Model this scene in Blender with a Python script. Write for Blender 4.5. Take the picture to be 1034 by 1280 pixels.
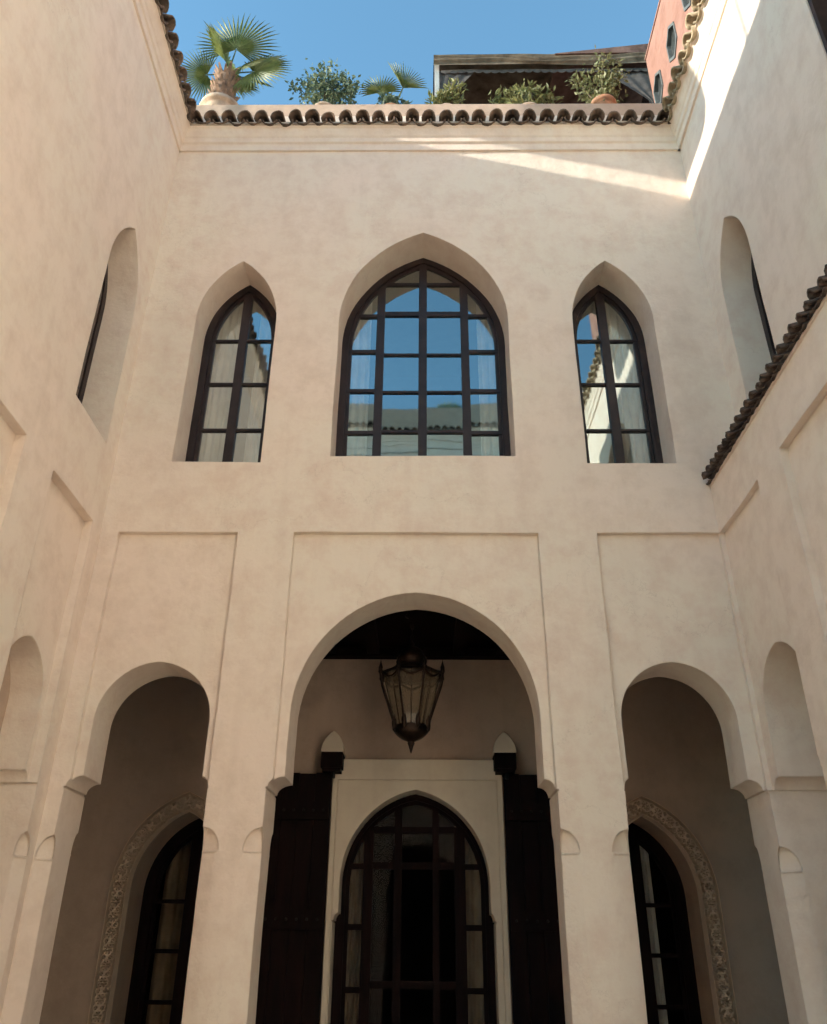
import bpy, bmesh, math, random
from mathutils import Vector, Matrix, noise
R = math.radians
random.seed(7)
sc = bpy.context.scene
for o in list(bpy.data.objects): bpy.data.objects.remove(o)
COL = sc.collection

# ------------------------------------------------------------------ camera
cd = bpy.data.cameras.new('camera'); cam = bpy.data.objects.new('camera', cd); COL.objects.link(cam)
M3 = Matrix.Rotation(R(.787), 3, 'Z') @ Matrix.Rotation(R(27.995), 3, 'X') @ Matrix.Rotation(R(-.507), 3, 'Y')
rt, fw, up = M3.col[0].copy(), M3.col[1].copy(), M3.col[2].copy()
mw = Matrix((rt, up, -fw)).transposed().to_4x4(); mw.translation = (0, 0, 1.6)
cam.matrix_world = mw
cd.sensor_fit = 'HORIZONTAL'; cd.sensor_width = 36; cd.lens = 36 * 1039.5 / 1034
cd.clip_start = .05; cd.clip_end = 3000
sc.camera = cam

# ------------------------------------------------------------------ sky, sun, exposure
SUN = Vector((1, .23, -.285)).normalized()
w = bpy.data.worlds.new('World'); sc.world = w; w.use_nodes = True
nt = w.node_tree; sky = nt.nodes.new('ShaderNodeTexSky'); sky.sky_type = 'NISHITA'; sky.sun_disc = False
sky.sun_elevation = math.asin(-SUN.z); sky.sun_rotation = math.atan2(-SUN.x, -SUN.y) % (2 * math.pi)
sky.ozone_density = 2.3; sky.dust_density = .3; sky.air_density = 1.0
nt.nodes['Background'].inputs[1].default_value = .135
tint = nt.nodes.new('ShaderNodeMix'); tint.data_type = 'RGBA'; tint.blend_type = 'MULTIPLY'; tint.inputs[0].default_value = 1
tint.inputs[7].default_value = (.84, 1.07, .97, 1)      # the photograph's white balance, even over the whole sky
nt.links.new(sky.outputs[0], tint.inputs[6]); nt.links.new(tint.outputs[2], nt.nodes['Background'].inputs[0])
sl = bpy.data.lights.new('sun', 'SUN'); sl.energy = 2.6; sl.angle = R(.7); sl.color = (1, .93, .80)
so = bpy.data.objects.new('sun', sl); COL.objects.link(so); so.rotation_euler = SUN.to_track_quat('-Z', 'Y').to_euler()
sc.view_settings.view_transform = 'Standard'; sc.view_settings.look = 'None'
sc.view_settings.exposure = 1.72; sc.view_settings.gamma = 1; sc.view_settings.use_curve_mapping = False
sc.render.engine = 'CYCLES'
cy = sc.cycles
cy.use_denoising = True; cy.use_adaptive_sampling = True; cy.adaptive_threshold = .04; cy.adaptive_min_samples = 16
cy.max_bounces = 6; cy.diffuse_bounces = 5; cy.glossy_bounces = 4; cy.transparent_max_bounces = 12
cy.sample_clamp_indirect = 6; cy.caustics_reflective = False; cy.caustics_refractive = False

# ------------------------------------------------------------------ materials
def mat(name):
    m = bpy.data.materials.new(name); m.use_nodes = True
    t = m.node_tree; b = t.nodes['Principled BSDF']; return m, t, b
def N(t, ty, **kw):
    n = t.nodes.new(ty)
    for k, v in kw.items():
        if k.startswith('i_'):
            n.inputs[k[2:]].default_value = v
        else: setattr(n, k, v)
    return n
def noise_n(t, scale, detail=4, rough=.55, vec=None, dist=0):
    n = N(t, 'ShaderNodeTexNoise'); n.inputs['Scale'].default_value = scale; n.inputs['Detail'].default_value = detail
    n.inputs['Roughness'].default_value = rough; n.inputs['Distortion'].default_value = dist
    if vec is not None: t.links.new(vec, n.inputs['Vector'])
    return n
def ramp(t, src, stops):
    r = N(t, 'ShaderNodeValToRGB'); e = r.color_ramp.elements
    while len(e) < len(stops): e.new(.5)
    for el, (p, c) in zip(e, stops): el.position = p; el.color = (*c, 1) if len(c) == 3 else c
    t.links.new(src, r.inputs[0]); return r
def mixc(t, fac, a, b, mode='MIX'):
    m = N(t, 'ShaderNodeMix', data_type='RGBA', blend_type=mode)
    for inp, v in ((0, fac), (6, a), (7, b)):
        if hasattr(v, 'is_output'): t.links.new(v, m.inputs[inp])
        elif inp == 0: m.inputs[0].default_value = v
        else: m.inputs[inp].default_value = (*v, 1)
    return m.outputs[2]
def math_n(t, op, a, b=None, clamp=False):
    m = N(t, 'ShaderNodeMath', operation=op, use_clamp=clamp)
    for i, v in ((0, a), (1, b)):
        if v is None: continue
        if hasattr(v, 'is_output'): t.links.new(v, m.inputs[i])
        else: m.inputs[i].default_value = v
    return m.outputs[0]

def plaster(name, c1, c2, c3, bevel=.012, rough=.88, cracks=False, coarse=1.0):
    m, t, b = mat(name)
    pos = N(t, 'ShaderNodeNewGeometry').outputs['Position']
    n1 = noise_n(t, .9, 1, .6, pos); n2 = noise_n(t, 5.5, 5, .68, pos)
    col = mixc(t, ramp(t, n1.outputs[0], [(.38, (0, 0, 0)), (.62, (1, 1, 1))]).outputs[0], c1, c2)
    col = mixc(t, ramp(t, n2.outputs[0], [(.44, (0, 0, 0)), (.68, (1, 1, 1))]).outputs[0], col, c3)
    # vertical rain streaks
    mp = N(t, 'ShaderNodeMapping'); mp.inputs['Scale'].default_value = (7, 7, .55); t.links.new(pos, mp.inputs[0])
    ns = noise_n(t, 1.0, 2, .6, mp.outputs[0])
    col = mixc(t, ramp(t, ns.outputs[0], [(.54, (0, 0, 0)), (.80, (.16, .16, .16))]).outputs[0], col, (c3[0] * .70, c3[1] * .67, c3[2] * .64))
    if cracks:
        v = N(t, 'ShaderNodeTexVoronoi', feature='DISTANCE_TO_EDGE'); v.inputs['Scale'].default_value = 1.15
        wv = N(t, 'ShaderNodeVectorMath', operation='MULTIPLY_ADD'); wv.inputs[1].default_value = (.42, .42, .42)
        t.links.new(n2.outputs['Color'], wv.inputs[0]); t.links.new(pos, wv.inputs[2]); t.links.new(wv.outputs[0], v.inputs['Vector'])
        ck = math_n(t, 'MULTIPLY', ramp(t, v.outputs['Distance'], [(0, (1, 1, 1)), (.0045, (0, 0, 0))]).outputs[0], ramp(t, n1.outputs[0], [(.50, (0, 0, 0)), (.62, (.24, .24, .24))]).outputs[0])
        col = mixc(t, ck, col, (c3[0] * .45, c3[1] * .4, c3[2] * .36))
    t.links.new(col, b.inputs['Base Color']); b.inputs['Roughness'].default_value = rough
    b.inputs['Specular IOR Level'].default_value = .25
    # relief: trowel waves + grain
    n4 = noise_n(t, 5.5, 4, .62, pos)
    bp = N(t, 'ShaderNodeBump'); bp.inputs['Strength'].default_value = .6; bp.inputs['Distance'].default_value = .021 * coarse
    t.links.new(n4.outputs[0], bp.inputs['Height'])
    if bevel:
        bv = N(t, 'ShaderNodeBevel', samples=2); bv.inputs['Radius'].default_value = bevel
        t.links.new(bv.outputs[0], bp.inputs['Normal'])
    t.links.new(bp.outputs[0], b.inputs['Normal'])
    return m
def simple(name, col, rough=.6, var=.25, scale=8, metal=0, bump=.3, spec=.4, stretch=None, col2=None):
    m, t, b = mat(name)
    tc = N(t, 'ShaderNodeTexCoord').outputs['Object']
    if stretch:
        mp = N(t, 'ShaderNodeMapping'); mp.inputs['Scale'].default_value = stretch; t.links.new(tc, mp.inputs[0]); tc = mp.outputs[0]
    n = noise_n(t, scale, 6, .6, tc, .3)
    c2 = col2 or tuple(c * (1 - var * 1.6) for c in col)
    c = mixc(t, ramp(t, n.outputs[0], [(.35, (0, 0, 0)), (.68, (1, 1, 1))]).outputs[0], tuple(min(1, x * (1 + var * .4)) for x in col), c2)
    oi = N(t, 'ShaderNodeObjectInfo')
    hs = N(t, 'ShaderNodeHueSaturation'); t.links.new(c, hs.inputs['Color'])
    t.links.new(math_n(t, 'ADD', math_n(t, 'MULTIPLY', oi.outputs['Random'], var * .8), 1 - var * .4), hs.inputs['Value'])
    t.links.new(hs.outputs[0], b.inputs['Base Color'])
    b.inputs['Roughness'].default_value = rough; b.inputs['Metallic'].default_value = metal; b.inputs['Specular IOR Level'].default_value = spec
    if bump:
        bp = N(t, 'ShaderNodeBump'); bp.inputs['Strength'].default_value = bump; bp.inputs['Distance'].default_value = .004
        n2 = noise_n(t, scale * 5, 5, .6, tc); t.links.new(n2.outputs[0], bp.inputs['Height']); t.links.new(bp.outputs[0], b.inputs['Normal'])
    return m
def glass(name, refl, tint=(.92, .95, .95)):
    m, t, b = mat(name); t.nodes.remove(b)
    g = N(t, 'ShaderNodeBsdfGlossy'); g.inputs['Roughness'].default_value = .025; g.inputs['Color'].default_value = (*tint, 1)
    tr = N(t, 'ShaderNodeBsdfTransparent'); tr.inputs['Color'].default_value = (.86, .88, .86, 1)
    nz = noise_n(t, 3, 2, .5, N(t, 'ShaderNodeNewGeometry').outputs['Position'])
    bp = N(t, 'ShaderNodeBump'); bp.inputs['Strength'].default_value = .025; bp.inputs['Distance'].default_value = .02
    t.links.new(nz.outputs[0], bp.inputs['Height']); t.links.new(bp.outputs[0], g.inputs['Normal'])
    mx = N(t, 'ShaderNodeMixShader'); mx.inputs[0].default_value = refl
    t.links.new(tr.outputs[0], mx.inputs[1]); t.links.new(g.outputs[0], mx.inputs[2])
    t.links.new(mx.outputs[0], t.nodes['Material Output'].inputs[0]); return m
def leafmat(name, c, c2, var=.5):
    m, t, b = mat(name)
    tc = N(t, 'ShaderNodeNewGeometry')
    n = noise_n(t, 9, 3, .6, tc.outputs['Position'])
    col = mixc(t, ramp(t, n.outputs[0], [(.35, (0, 0, 0)), (.65, (1, 1, 1))]).outputs[0], c, c2)
    rp = N(t, 'ShaderNodeHueSaturation'); t.links.new(col, rp.inputs['Color'])
    t.links.new(math_n(t, 'ADD', math_n(t, 'MULTIPLY', tc.outputs['Random Per Island'], var), 1 - var / 2), rp.inputs['Value'])
    t.links.new(rp.outputs[0], b.inputs['Base Color']); b.inputs['Roughness'].default_value = .5
    tl = N(t, 'ShaderNodeBsdfTranslucent'); t.links.new(rp.outputs[0], tl.inputs['Color'])
    mx = N(t, 'ShaderNodeMixShader'); mx.inputs[0].default_value = .35
    t.links.new(b.outputs[0], mx.inputs[1]); t.links.new(tl.outputs[0], mx.inputs[2])
    t.links.new(mx.outputs[0], t.nodes['Material Output'].inputs[0]); return m

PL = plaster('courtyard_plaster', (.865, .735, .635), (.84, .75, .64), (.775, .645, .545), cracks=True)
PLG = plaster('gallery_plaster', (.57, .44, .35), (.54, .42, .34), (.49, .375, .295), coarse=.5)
STUCCO = plaster('carved_stucco', (.86, .70, .55), (.84, .68, .53), (.80, .63, .49), bevel=0, coarse=.05)
PINK = plaster('pink_parapet_plaster', (.60, .43, .33), (.58, .44, .35), (.50, .36, .28))
RED = plaster('red_ochre_plaster', (.30, .16, .125), (.34, .19, .15), (.25, .125, .095))
WOOD = simple('dark_stained_wood', (.011, .0038, .0034), .7, .4, 6, stretch=(3, 3, .4), bump=.4, spec=.12)
WOODW = simple('window_frame_wood', (.030, .018, .018), .45, .35, 7, bump=.3)
CEIL = simple('ceiling_cedar', (.009, .0035, .003), .7, .4, 5, spec=.12)
TILE = simple('weathered_clay_tile', (.19, .125, .09), .8, .8, 9, bump=.8, col2=(.075, .06, .045))
TILES = simple('sunlit_clay_tile', (.40, .30, .20), .8, .5, 16, bump=.8, col2=(.20, .17, .10))  # lighter copy of the clay; sunlight on the right eave is in the colour
MORTAR = simple('lime_mortar', (.55, .46, .37), .9, .3, 12, bump=.6)
POT = simple('terracotta', (.50, .25, .14), .75, .3, 10)
POTP = simple('pale_terracotta', (.62, .45, .33), .8, .25, 10)
GLASS = glass('reflective_window_glass', .40, (.80, .92, .93))
GLASSD = glass('clear_door_glass', .014)
GLASSL = glass('lantern_glass', .16, (1, .9, .75))
_t = GLASSL.node_tree; _mx = next(n for n in _t.nodes if n.type == 'MIX_SHADER'); _tl = N(_t, 'ShaderNodeBsdfTranslucent'); _tl.inputs[0].default_value = (.75, .58, .40, 1)
_df = N(_t, 'ShaderNodeBsdfDiffuse'); _df.inputs[0].default_value = (.55, .42, .30, 1); _ad = N(_t, 'ShaderNodeMixShader'); _t.links.new(_tl.outputs[0], _ad.inputs[1]); _t.links.new(_df.outputs[0], _ad.inputs[2])
_m2 = N(_t, 'ShaderNodeMixShader'); _m2.inputs[0].default_value = .35; _t.links.new(_mx.outputs[0], _m2.inputs[1]); _t.links.new(_ad.outputs[0], _m2.inputs[2]); _t.links.new(_m2.outputs[0], _t.nodes['Material Output'].inputs[0])
BRASS = simple('aged_dark_brass', (.042, .024, .016), .45, .4, 20, metal=.7, bump=.4)
IRON = simple('black_iron', (.02, .018, .017), .5, .2, 20, metal=.5)
CURT = simple('sheer_white_curtain', (.78, .75, .70), .85, .12, 5, bump=.1, spec=.1)
CURTB = simple('cream_heavy_curtain', (.34, .25, .17), .85, .2, 5, bump=.1, spec=.1)
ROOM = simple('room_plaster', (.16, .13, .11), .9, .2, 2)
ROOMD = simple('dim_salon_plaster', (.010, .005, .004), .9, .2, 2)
FLOOR = simple('courtyard_limestone', (.60, .55, .49), .55, .2, 3)
TERR = simple('terrace_screed', (.50, .36, .28), .85, .25, 2)
GROUND = simple('city_rooftops_ground', (.42, .30, .23), .9, .3, .2)
CANVAS = simple('faded_canvas', (.22, .165, .12), .85, .35, 6, bump=.4, spec=.1)
CANVR = simple('brown_red_canvas', (.20, .12, .10), .85, .35, 6, bump=.4, spec=.1)
NET = simple('grey_net_curtain', (.12, .105, .10), .9, .25, 12, spec=.1)
DARKC = simple('aubergine_backdrop', (.055, .032, .036), .9, .3, 8, spec=.1)
WHITEP = simple('white_painted_post', (.5, .48, .46), .6, .1, 8)
LATT = simple('grey_lattice', (.12, .13, .13), .7, .25, 14)
PALM = leafmat('palm_leaf', (.13, .165, .045), (.22, .24, .08), .4)
LEAFB = leafmat('blue_green_leaf', (.12, .165, .10), (.22, .27, .16))
LEAFY = leafmat('yellow_green_leaf', (.17, .19, .06), (.30, .29, .12))
LEAFO = leafmat('olive_leaf', (.14, .155, .06), (.26, .25, .12))
TILED = simple('dark_ledge_tile', (.12, .082, .064), .8, .6, 12, bump=.8)  # darker clay tone than the eave tiles
REVEAL_SHADE = simple('reveal_shade_brown', (.06, .034, .027), .7, .3, 8)  # dark brown standing in for the shade of a window reveal
BARK = simple('palm_fibre', (.34, .21, .14), .9, .4, 12, bump=.8)
STEM = simple('woody_stem', (.16, .12, .08), .85, .3, 12)

# ------------------------------------------------------------------ mesh helpers
class MB:
    def __init__(s): s.v = []; s.f = []
    def add(s, vs, fs):
        b = len(s.v); s.v += [tuple(p) for p in vs]; s.f += [tuple(b + i for i in f) for f in fs]; return s
    def box(s, x0, x1, y0, y1, z0, z1):
        vs = [(x, y, z) for z in (z0, z1) for y in (y0, y1) for x in (x0, x1)]
        return s.add(vs, [(0, 2, 3, 1), (4, 5, 7, 6), (0, 1, 5, 4), (2, 6, 7, 3), (0, 4, 6, 2), (1, 3, 7, 5)])
    def prism(s, poly, fn, w0, w1):
        """poly of (u, z) extruded along depth w; fn(u, w, z) -> xyz"""
        n = len(poly); vs = [fn(u, w0, z) for u, z in poly] + [fn(u, w1, z) for u, z in poly]
        fs = [tuple(range(n))[::-1], tuple(range(n, 2 * n))] + [(i, (i + 1) % n, n + (i + 1) % n, n + i) for i in range(n)]
        return s.add(vs, fs)
    def tube(s, pts, rad, n=6, cap=True):
        pts = [Vector(p) for p in pts]; rs = rad if isinstance(rad, (list, tuple)) else [rad] * len(pts)
        vs = []; prev = None
        for i, p in enumerate(pts):
            d = (pts[min(i + 1, len(pts) - 1)] - pts[max(i - 1, 0)]).normalized()
            a = d.orthogonal().normalized() if prev is None else (prev - d * prev.dot(d)).normalized()
            prev = a; b = d.cross(a)
            vs += [p + (a * math.cos(2 * math.pi * k / n) + b * math.sin(2 * math.pi * k / n)) * rs[i] for k in range(n)]
        fs = [(i * n + k, i * n + (k + 1) % n, (i + 1) * n + (k + 1) % n, (i + 1) * n + k) for i in range(len(pts) - 1) for k in range(n)]
        if cap: fs += [tuple(range(n))[::-1], tuple(range((len(pts) - 1) * n, len(pts) * n))]
        return s.add(vs, fs)
    def lathe(s, prof, c, n=24, rot=0):
        vs = [(c[0] + r * math.cos(2 * math.pi * k / n + rot), c[1] + r * math.sin(2 * math.pi * k / n + rot), c[2] + z) for r, z in prof for k in range(n)]
        fs = [(i * n + k, i * n + (k + 1) % n, (i + 1) * n + (k + 1) % n, (i + 1) * n + k) for i in range(len(prof) - 1) for k in range(n)]
        return s.add(vs, fs)
    def build(s, name, m, parent=None, smooth=False, fix=True):
        me = bpy.data.meshes.new(name); me.from_pydata(s.v, [], s.f)
        if fix:
            bm = bmesh.new(); bm.from_mesh(me); bmesh.ops.recalc_face_normals(bm, faces=bm.faces); bm.to_mesh(me); bm.free()
        me.materials.append(m)
        if smooth: me.polygons.foreach_set('use_smooth', [True] * len(me.polygons))
        o = bpy.data.objects.new(name, me); COL.objects.link(o)
        if parent: o.parent = parent; o.matrix_parent_inverse = pinv(parent)
        return o
def pinv(p):
    # things are placed with plain locations; parts keep an identity world matrix
    m = Matrix.Identity(4)
    if p.parent is None: m.translation = -p.location
    return m
def tag(o, label, cat, group=None):
    o['label'] = label; o['category'] = cat; o['kind'] = 'thing'
    if group: o['group'] = group
    return o
def thing(name, label, cat, loc=(0, 0, 0), group=None):
    o = bpy.data.objects.new(name, None); COL.objects.link(o); o.location = loc; o.empty_display_size = .2
    return tag(o, label, cat, group)
def struct(o): o['kind'] = 'structure'; return o
def cut(o, cutters):
    """boolean difference of all cutter MBs from mesh object o"""
    tmp = []
    for c in cutters:
        co = c.build('cutter', PL); tmp.append(co)
        md = o.modifiers.new('b', 'BOOLEAN'); md.operation = 'DIFFERENCE'; md.object = co; md.solver = 'EXACT'
    bpy.context.view_layer.update()
    dg = bpy.context.evaluated_depsgraph_get()
    me = bpy.data.meshes.new_from_object(o.evaluated_get(dg))
    o.modifiers.clear(); old = o.data; o.data = me; bpy.data.meshes.remove(old)
    while len(me.materials) > 1: me.materials.pop()
    me.polygons.foreach_set('material_index', [0] * len(me.polygons))
    for co in tmp: bpy.data.objects.remove(co)
    return o

def wobble(o, amp=.0075, step=.14):
    """cut the wall into a fine grid and shift it by smooth noise, so that faces and arrises are slightly uneven"""
    bm = bmesh.new(); bm.from_mesh(o.data)
    lo = [min(v.co[k] for v in bm.verts) for k in range(3)]; hi = [max(v.co[k] for v in bm.verts) for k in range(3)]
    for k in range(3):
        n = int((hi[k] - lo[k]) / step); nrm = Vector((k == 0, k == 1, k == 2))
        for i in range(1, n + 1):
            co = Vector((0, 0, 0)); co[k] = lo[k] + (hi[k] - lo[k]) * (i + .013) / (n + 1)
            bmesh.ops.bisect_plane(bm, geom=bm.verts[:] + bm.edges[:] + bm.faces[:], plane_co=co, plane_no=nrm, dist=1e-5)
    for v in bm.verts:
        p = v.co; v.co = p + noise.noise_vector(p * 1.3) * amp * .9 + noise.noise_vector(p * 4.1 + Vector((7, 3, 1))) * amp * .45
    bm.to_mesh(o.data); bm.free(); me = o.data
    me.polygons.foreach_set('use_smooth', [True] * len(me.polygons)); me.set_sharp_from_angle(angle=R(28))
    return o

class Arch:
    """two-centred arch: centre c, half width a, spring and apex heights"""
    def __init__(s, c, a, spring, apex): s.c, s.a, s.spring, s.apex = c, a, spring, apex; s._e()
    def _e(s): r = s.apex - s.spring; s.e = max(0, (r * r - s.a * s.a) / (2 * s.a)); s.R = s.a + s.e; s.k = r / math.sqrt(max(1e-9, s.R ** 2 - s.e ** 2))
    def z(s, u):
        d = min(abs(u - s.c), s.a); return s.spring + s.k * math.sqrt(max(0, s.R ** 2 - (d + s.e) ** 2))
    def half(s, z):
        if z <= s.spring: return s.a
        q = (z - s.spring) / s.k; return math.sqrt(max(0, s.R ** 2 - q * q)) - s.e
    def pts(s, n=14):
        """from right spring over the apex to left spring"""
        tm = math.acos(s.e / s.R); out = []
        for i in range(n + 1):
            t = tm * i / n; out.append((s.c - s.e + s.R * math.cos(t), s.spring + s.k * s.R * math.sin(t)))
        return out + [(2 * s.c - u, z) for u, z in out[-2::-1]]
    def inset(s, d): return Arch(s.c, s.a - d, s.spring, s.apex - d * 1.12)
    def poly(s, bottom, n=14): return [(s.c - s.a, bottom), (s.c + s.a, bottom)] + s.pts(n)

def jamb_arch_poly(j0, j1, ar, z_imp, bottom=-1, drop=.062):
    """opening outline: straight jambs, concave corbels at the impost, then the narrower arch"""
    r, l = [], []
    for i in range(7):
        t = math.pi / 2 * i / 6
        zz = z_imp + .012 + drop * math.sin(t)
        r.append((j1 - .006 - (j1 - .006 - (ar.c + ar.a)) * (1 - math.cos(t)), zz)); l.append((j0 + .006 + ((ar.c - ar.a) - j0 - .006) * (1 - math.cos(t)), zz))
    return [(j0, bottom), (j1, bottom), (j1, z_imp)] + [(j1 + .006, z_imp), (j1 + .006, z_imp + .012)] + r + ar.pts(18) + l[::-1] + [(j0 - .006, z_imp + .012), (j0 - .006, z_imp), (j0, z_imp)]

def fback(Y0): return lambda u, w, z: (u, Y0 + w, z)
def fleft(X0): return lambda u, w, z: (X0 - w, u, z)
def fright(X0): return lambda u, w, z: (X0 + w, u, z)
def ffront(Y0): return lambda u, w, z: (u, Y0 - w, z)

def chamfer_cut(fn, u, su, w, sw, ztop=2.108, cu=.10, cw=.045, H=.125):
    """chamfer of a vertical arris; its top ends in a small lip and an arched niche; su, sw point into the material"""
    out = []; e = .03
    def prism_(plan, z0, z1):
        n = len(plan)
        return MB().add([fn(u + su * q[0], w + sw * q[1], z) for z in (z0, z1) for q in plan], [tuple(range(n))[::-1], tuple(range(n, 2 * n))] + [(i, (i + 1) % n, n + (i + 1) % n, n + i) for i in range(n)])
    def tri(k): return [(-e, -e), (cu * k, -e), (cu * k, 0), (0, cw * k), (-e, cw * k)]
    out.append(prism_(tri(1.0), -1, ztop - .010)); out.append(prism_(tri(.88), ztop - .012, ztop + .002))
    # niche: arch section swept along the normal of the chamfer plane
    L = math.hypot(cu, cw); ea = Vector((cu, -cw)) / L; nn = Vector((cw, cu)) / L     # ea: towards the face, nn: into the material
    d0 = cu * cw / L; hA = cu * cu / L; hB = cw * cw / L; foot = nn * d0
    K = 8; vs = []; n = 4
    for i in range(K + 1):
        t = i / K; k = max(.02, math.sqrt(max(0, 1 - t * t)))
        for h, dp in ((hA * k, -.12), (hA * k, .010), (-(hB * k), .010), (-(hB * k), -.12)):
            q = foot + ea * h + nn * dp; vs.append(fn(u + su * q.x, w + sw * q.y, ztop + H * t))
    out.append(MB().add(vs, [tuple(range(n))[::-1], tuple(range(K * n, (K + 1) * n))] + [(j * n + i, j * n + (i + 1) % n, (j + 1) * n + (i + 1) % n, (j + 1) * n + i) for j in range(K) for i in range(n)]))
    return out

# ------------------------------------------------------------------ window builder
def make_window(parent, fn, ar, sill, w, frame_w, mulls, bars, glass_m, depth=.07, wood=WOODW, bar_w=.026, mull_d=.055, rnd=.35, name='window', top_skip=None, sash=None):
    """arched frame with mullions, glazing bars and panes. mulls: (u, width); bars: (z, u0, u1, width)"""
    inn = ar.inset(frame_w); n = 14
    big = ar.inset(-.014)
    op = [(big.c + big.a, sill - .014)] + big.pts(n) + [(big.c - big.a, sill - .014)]
    ip = [(inn.c + inn.a, sill + frame_w * .6)] + inn.pts(n) + [(inn.c - inn.a, sill + frame_w * .6)]
    mb = MB(); k = len(op)
    vs = [fn(u, w, z) for u, z in op] + [fn(u, w, z) for u, z in ip] + [fn(u, w + depth, z) for u, z in op] + [fn(u, w + depth, z) for u, z in ip]
    fs = []
    for i in range(k):
        j = (i + 1) % k
        fs += [(i, j, k + j, k + i), (2 * k + i, 3 * k + i, 3 * k + j, 2 * k + j), (i, 2 * k + i, 2 * k + j, j), (k + i, k + j, 3 * k + j, 3 * k + i)]
    mb.add(vs, fs); root = mb.build(name, wood, parent)
    # a second, thinner inner frame (the sash) set back
    i2 = ar.inset(frame_w * 1.0 - .004); i3 = ar.inset(frame_w + .028)
    op = [(i2.c + i2.a, sill + .01)] + i2.pts(n) + [(i2.c - i2.a, sill + .01)]
    ip = [(i3.c + i3.a, sill + frame_w)] + i3.pts(n) + [(i3.c - i3.a, sill + frame_w)]
    mb = MB(); vs = [fn(u, w + .018, z) for u, z in op] + [fn(u, w + .018, z) for u, z in ip] + [fn(u, w + .05, z) for u, z in op] + [fn(u, w + .05, z) for u, z in ip]
    mb.add(vs, fs).build('sash_frame', wood, root)
    def bar(nm, u0, u1, z0, z1, wa, wb):
        m = MB(); ch = .004
        m.prism([(u0, z0), (u1, z0), (u1, z1), (u0, z1)], fn, wa + ch, wb)
        m.prism([(u0 + ch, z0 + ch), (u1 - ch, z0 + ch), (u1 - ch, z1 - ch), (u0 + ch, z1 - ch)], fn, wa, wa + ch + .001)
        return m.build(nm, wood, root)
    for u, mw_ in mulls:
        bar('mullion', u - mw_ / 2, u + mw_ / 2, sill + .01, min(inn.z(u - mw_ / 2), inn.z(u + mw_ / 2)) + .01, w + .004, w + mull_d)
    for z, u0, u1, bw in bars:
        h = inn.half(z + bw / 2) + .006
        bar('glazing_bar', max(u0, inn.c - h), min(u1, inn.c + h), z - bw / 2, z + bw / 2, w + .014, w + .046)
    # panes
    us = [inn.c - inn.a] + [m[0] for m in mulls] + [inn.c + inn.a]
    for a, b in zip(us[:-1], us[1:]):
        zs = sorted({round(z, 3) for z, u0, u1, bw in bars if u0 <= (a + b) / 2 <= u1}); zs = [sill] + zs + [inn.apex]
        for z0, z1 in zip(zs[:-1], zs[1:]):
            S = 10; cols = [(a + (b - a) * i / S) for i in range(S + 1)]
            tops = [min(z1, inn.z(u) + .004) for u in cols]
            if max(tops) < z0 + .02: continue
            tx, tz = random.uniform(-rnd, rnd) * .012, random.uniform(-rnd, rnd) * .012
            m = MB(); um, zm = (a + b) / 2, (z0 + z1) / 2
            for i in range(S):
                q = [(cols[i], z0), (cols[i + 1], z0), (cols[i + 1], max(z0, tops[i + 1])), (cols[i], max(z0, tops[i]))]
                m.add([fn(u, w + .03 + (u - um) * tx + (z - zm) * tz, z) for u, z in q], [(0, 1, 2, 3)])
            m.build('pane', glass_m, root)
    return root

# ------------------------------------------------------------------ curtains
def curtain(label, x0, x1, y, z0, z1, m, folds=7, amp=.03, gather=0, group=None, axis='x'):
    mb = MB(); nu, nv = folds * 8, 10; vs = []; ph = random.random() * 6
    for j in range(nv + 1):
        v = j / nv; z = z0 + (z1 - z0) * v
        sq = 1 - gather * math.exp(-((v - .35) / .22) ** 2)
        for i in range(nu + 1):
            u = i / nu; x = x0 + (x1 - x0) * u * sq
            d = amp * math.sin(2 * math.pi * folds * u + ph + .5 * math.sin(3 * v)) * (.7 + .3 * math.sin(9 * u))
            vs.append((x, y + d, z) if axis == 'x' else (y + d, x, z))
    fs = [(j * (nu + 1) + i, j * (nu + 1) + i + 1, (j + 1) * (nu + 1) + i + 1, (j + 1) * (nu + 1) + i) for j in range(nv) for i in range(nu)]
    mb.add(vs, fs); o = mb.build('curtain', m, smooth=True, fix=False)
    return tag(o, label, 'curtain', group)

# ------------------------------------------------------------------ roof tiles
def tile_mesh(convex, W, H, L, th=.013, seed=0, taper=.82):
    rr = random.Random(seed); n = 9; vs = []; rows = 3
    for r in range(rows):
        y = L * r / (rows - 1); k = 1 - (1 - taper) * r / (rows - 1)
        for lay in (0, 1):
            for i in range(n):
                t = math.pi * (i / (n - 1)); a, h = (W / 2 - lay * th) * k, (H - lay * th) * k
                x, z = a * math.cos(t), h * math.sin(t)
                j = .0025
                x += rr.uniform(-j, j); z += rr.uniform(-j, j)
                vs.append((x, y + rr.uniform(-.004, .004) * (r == 0), z if convex else -z))
    fs = []
    S = 2 * n
    for r in range(rows - 1):
        for i in range(n - 1):
            a, b = r * S + i, (r + 1) * S + i
            fs.append((a, a + 1, b + 1, b)); fs.append((a + n, b + n, b + n + 1, a + n + 1))
        for i in (0, n - 1):
            a, b = r * S + i, (r + 1) * S + i
            fs.append((a, b, b + n, a + n))
    for r in (0, rows - 1):
        for i in range(n - 1):
            a = r * S + i; fs.append((a, a + n, a + n + 1, a + 1))
    me = bpy.data.meshes.new('roof_tile'); me.from_pydata(vs, [], fs)
    bm = bmesh.new(); bm.from_mesh(me); bmesh.ops.recalc_face_normals(bm, faces=bm.faces); bm.to_mesh(me); bm.free()
    me.polygons.foreach_set('use_smooth', [True] * len(me.polygons)); return me
TM = {}
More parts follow.
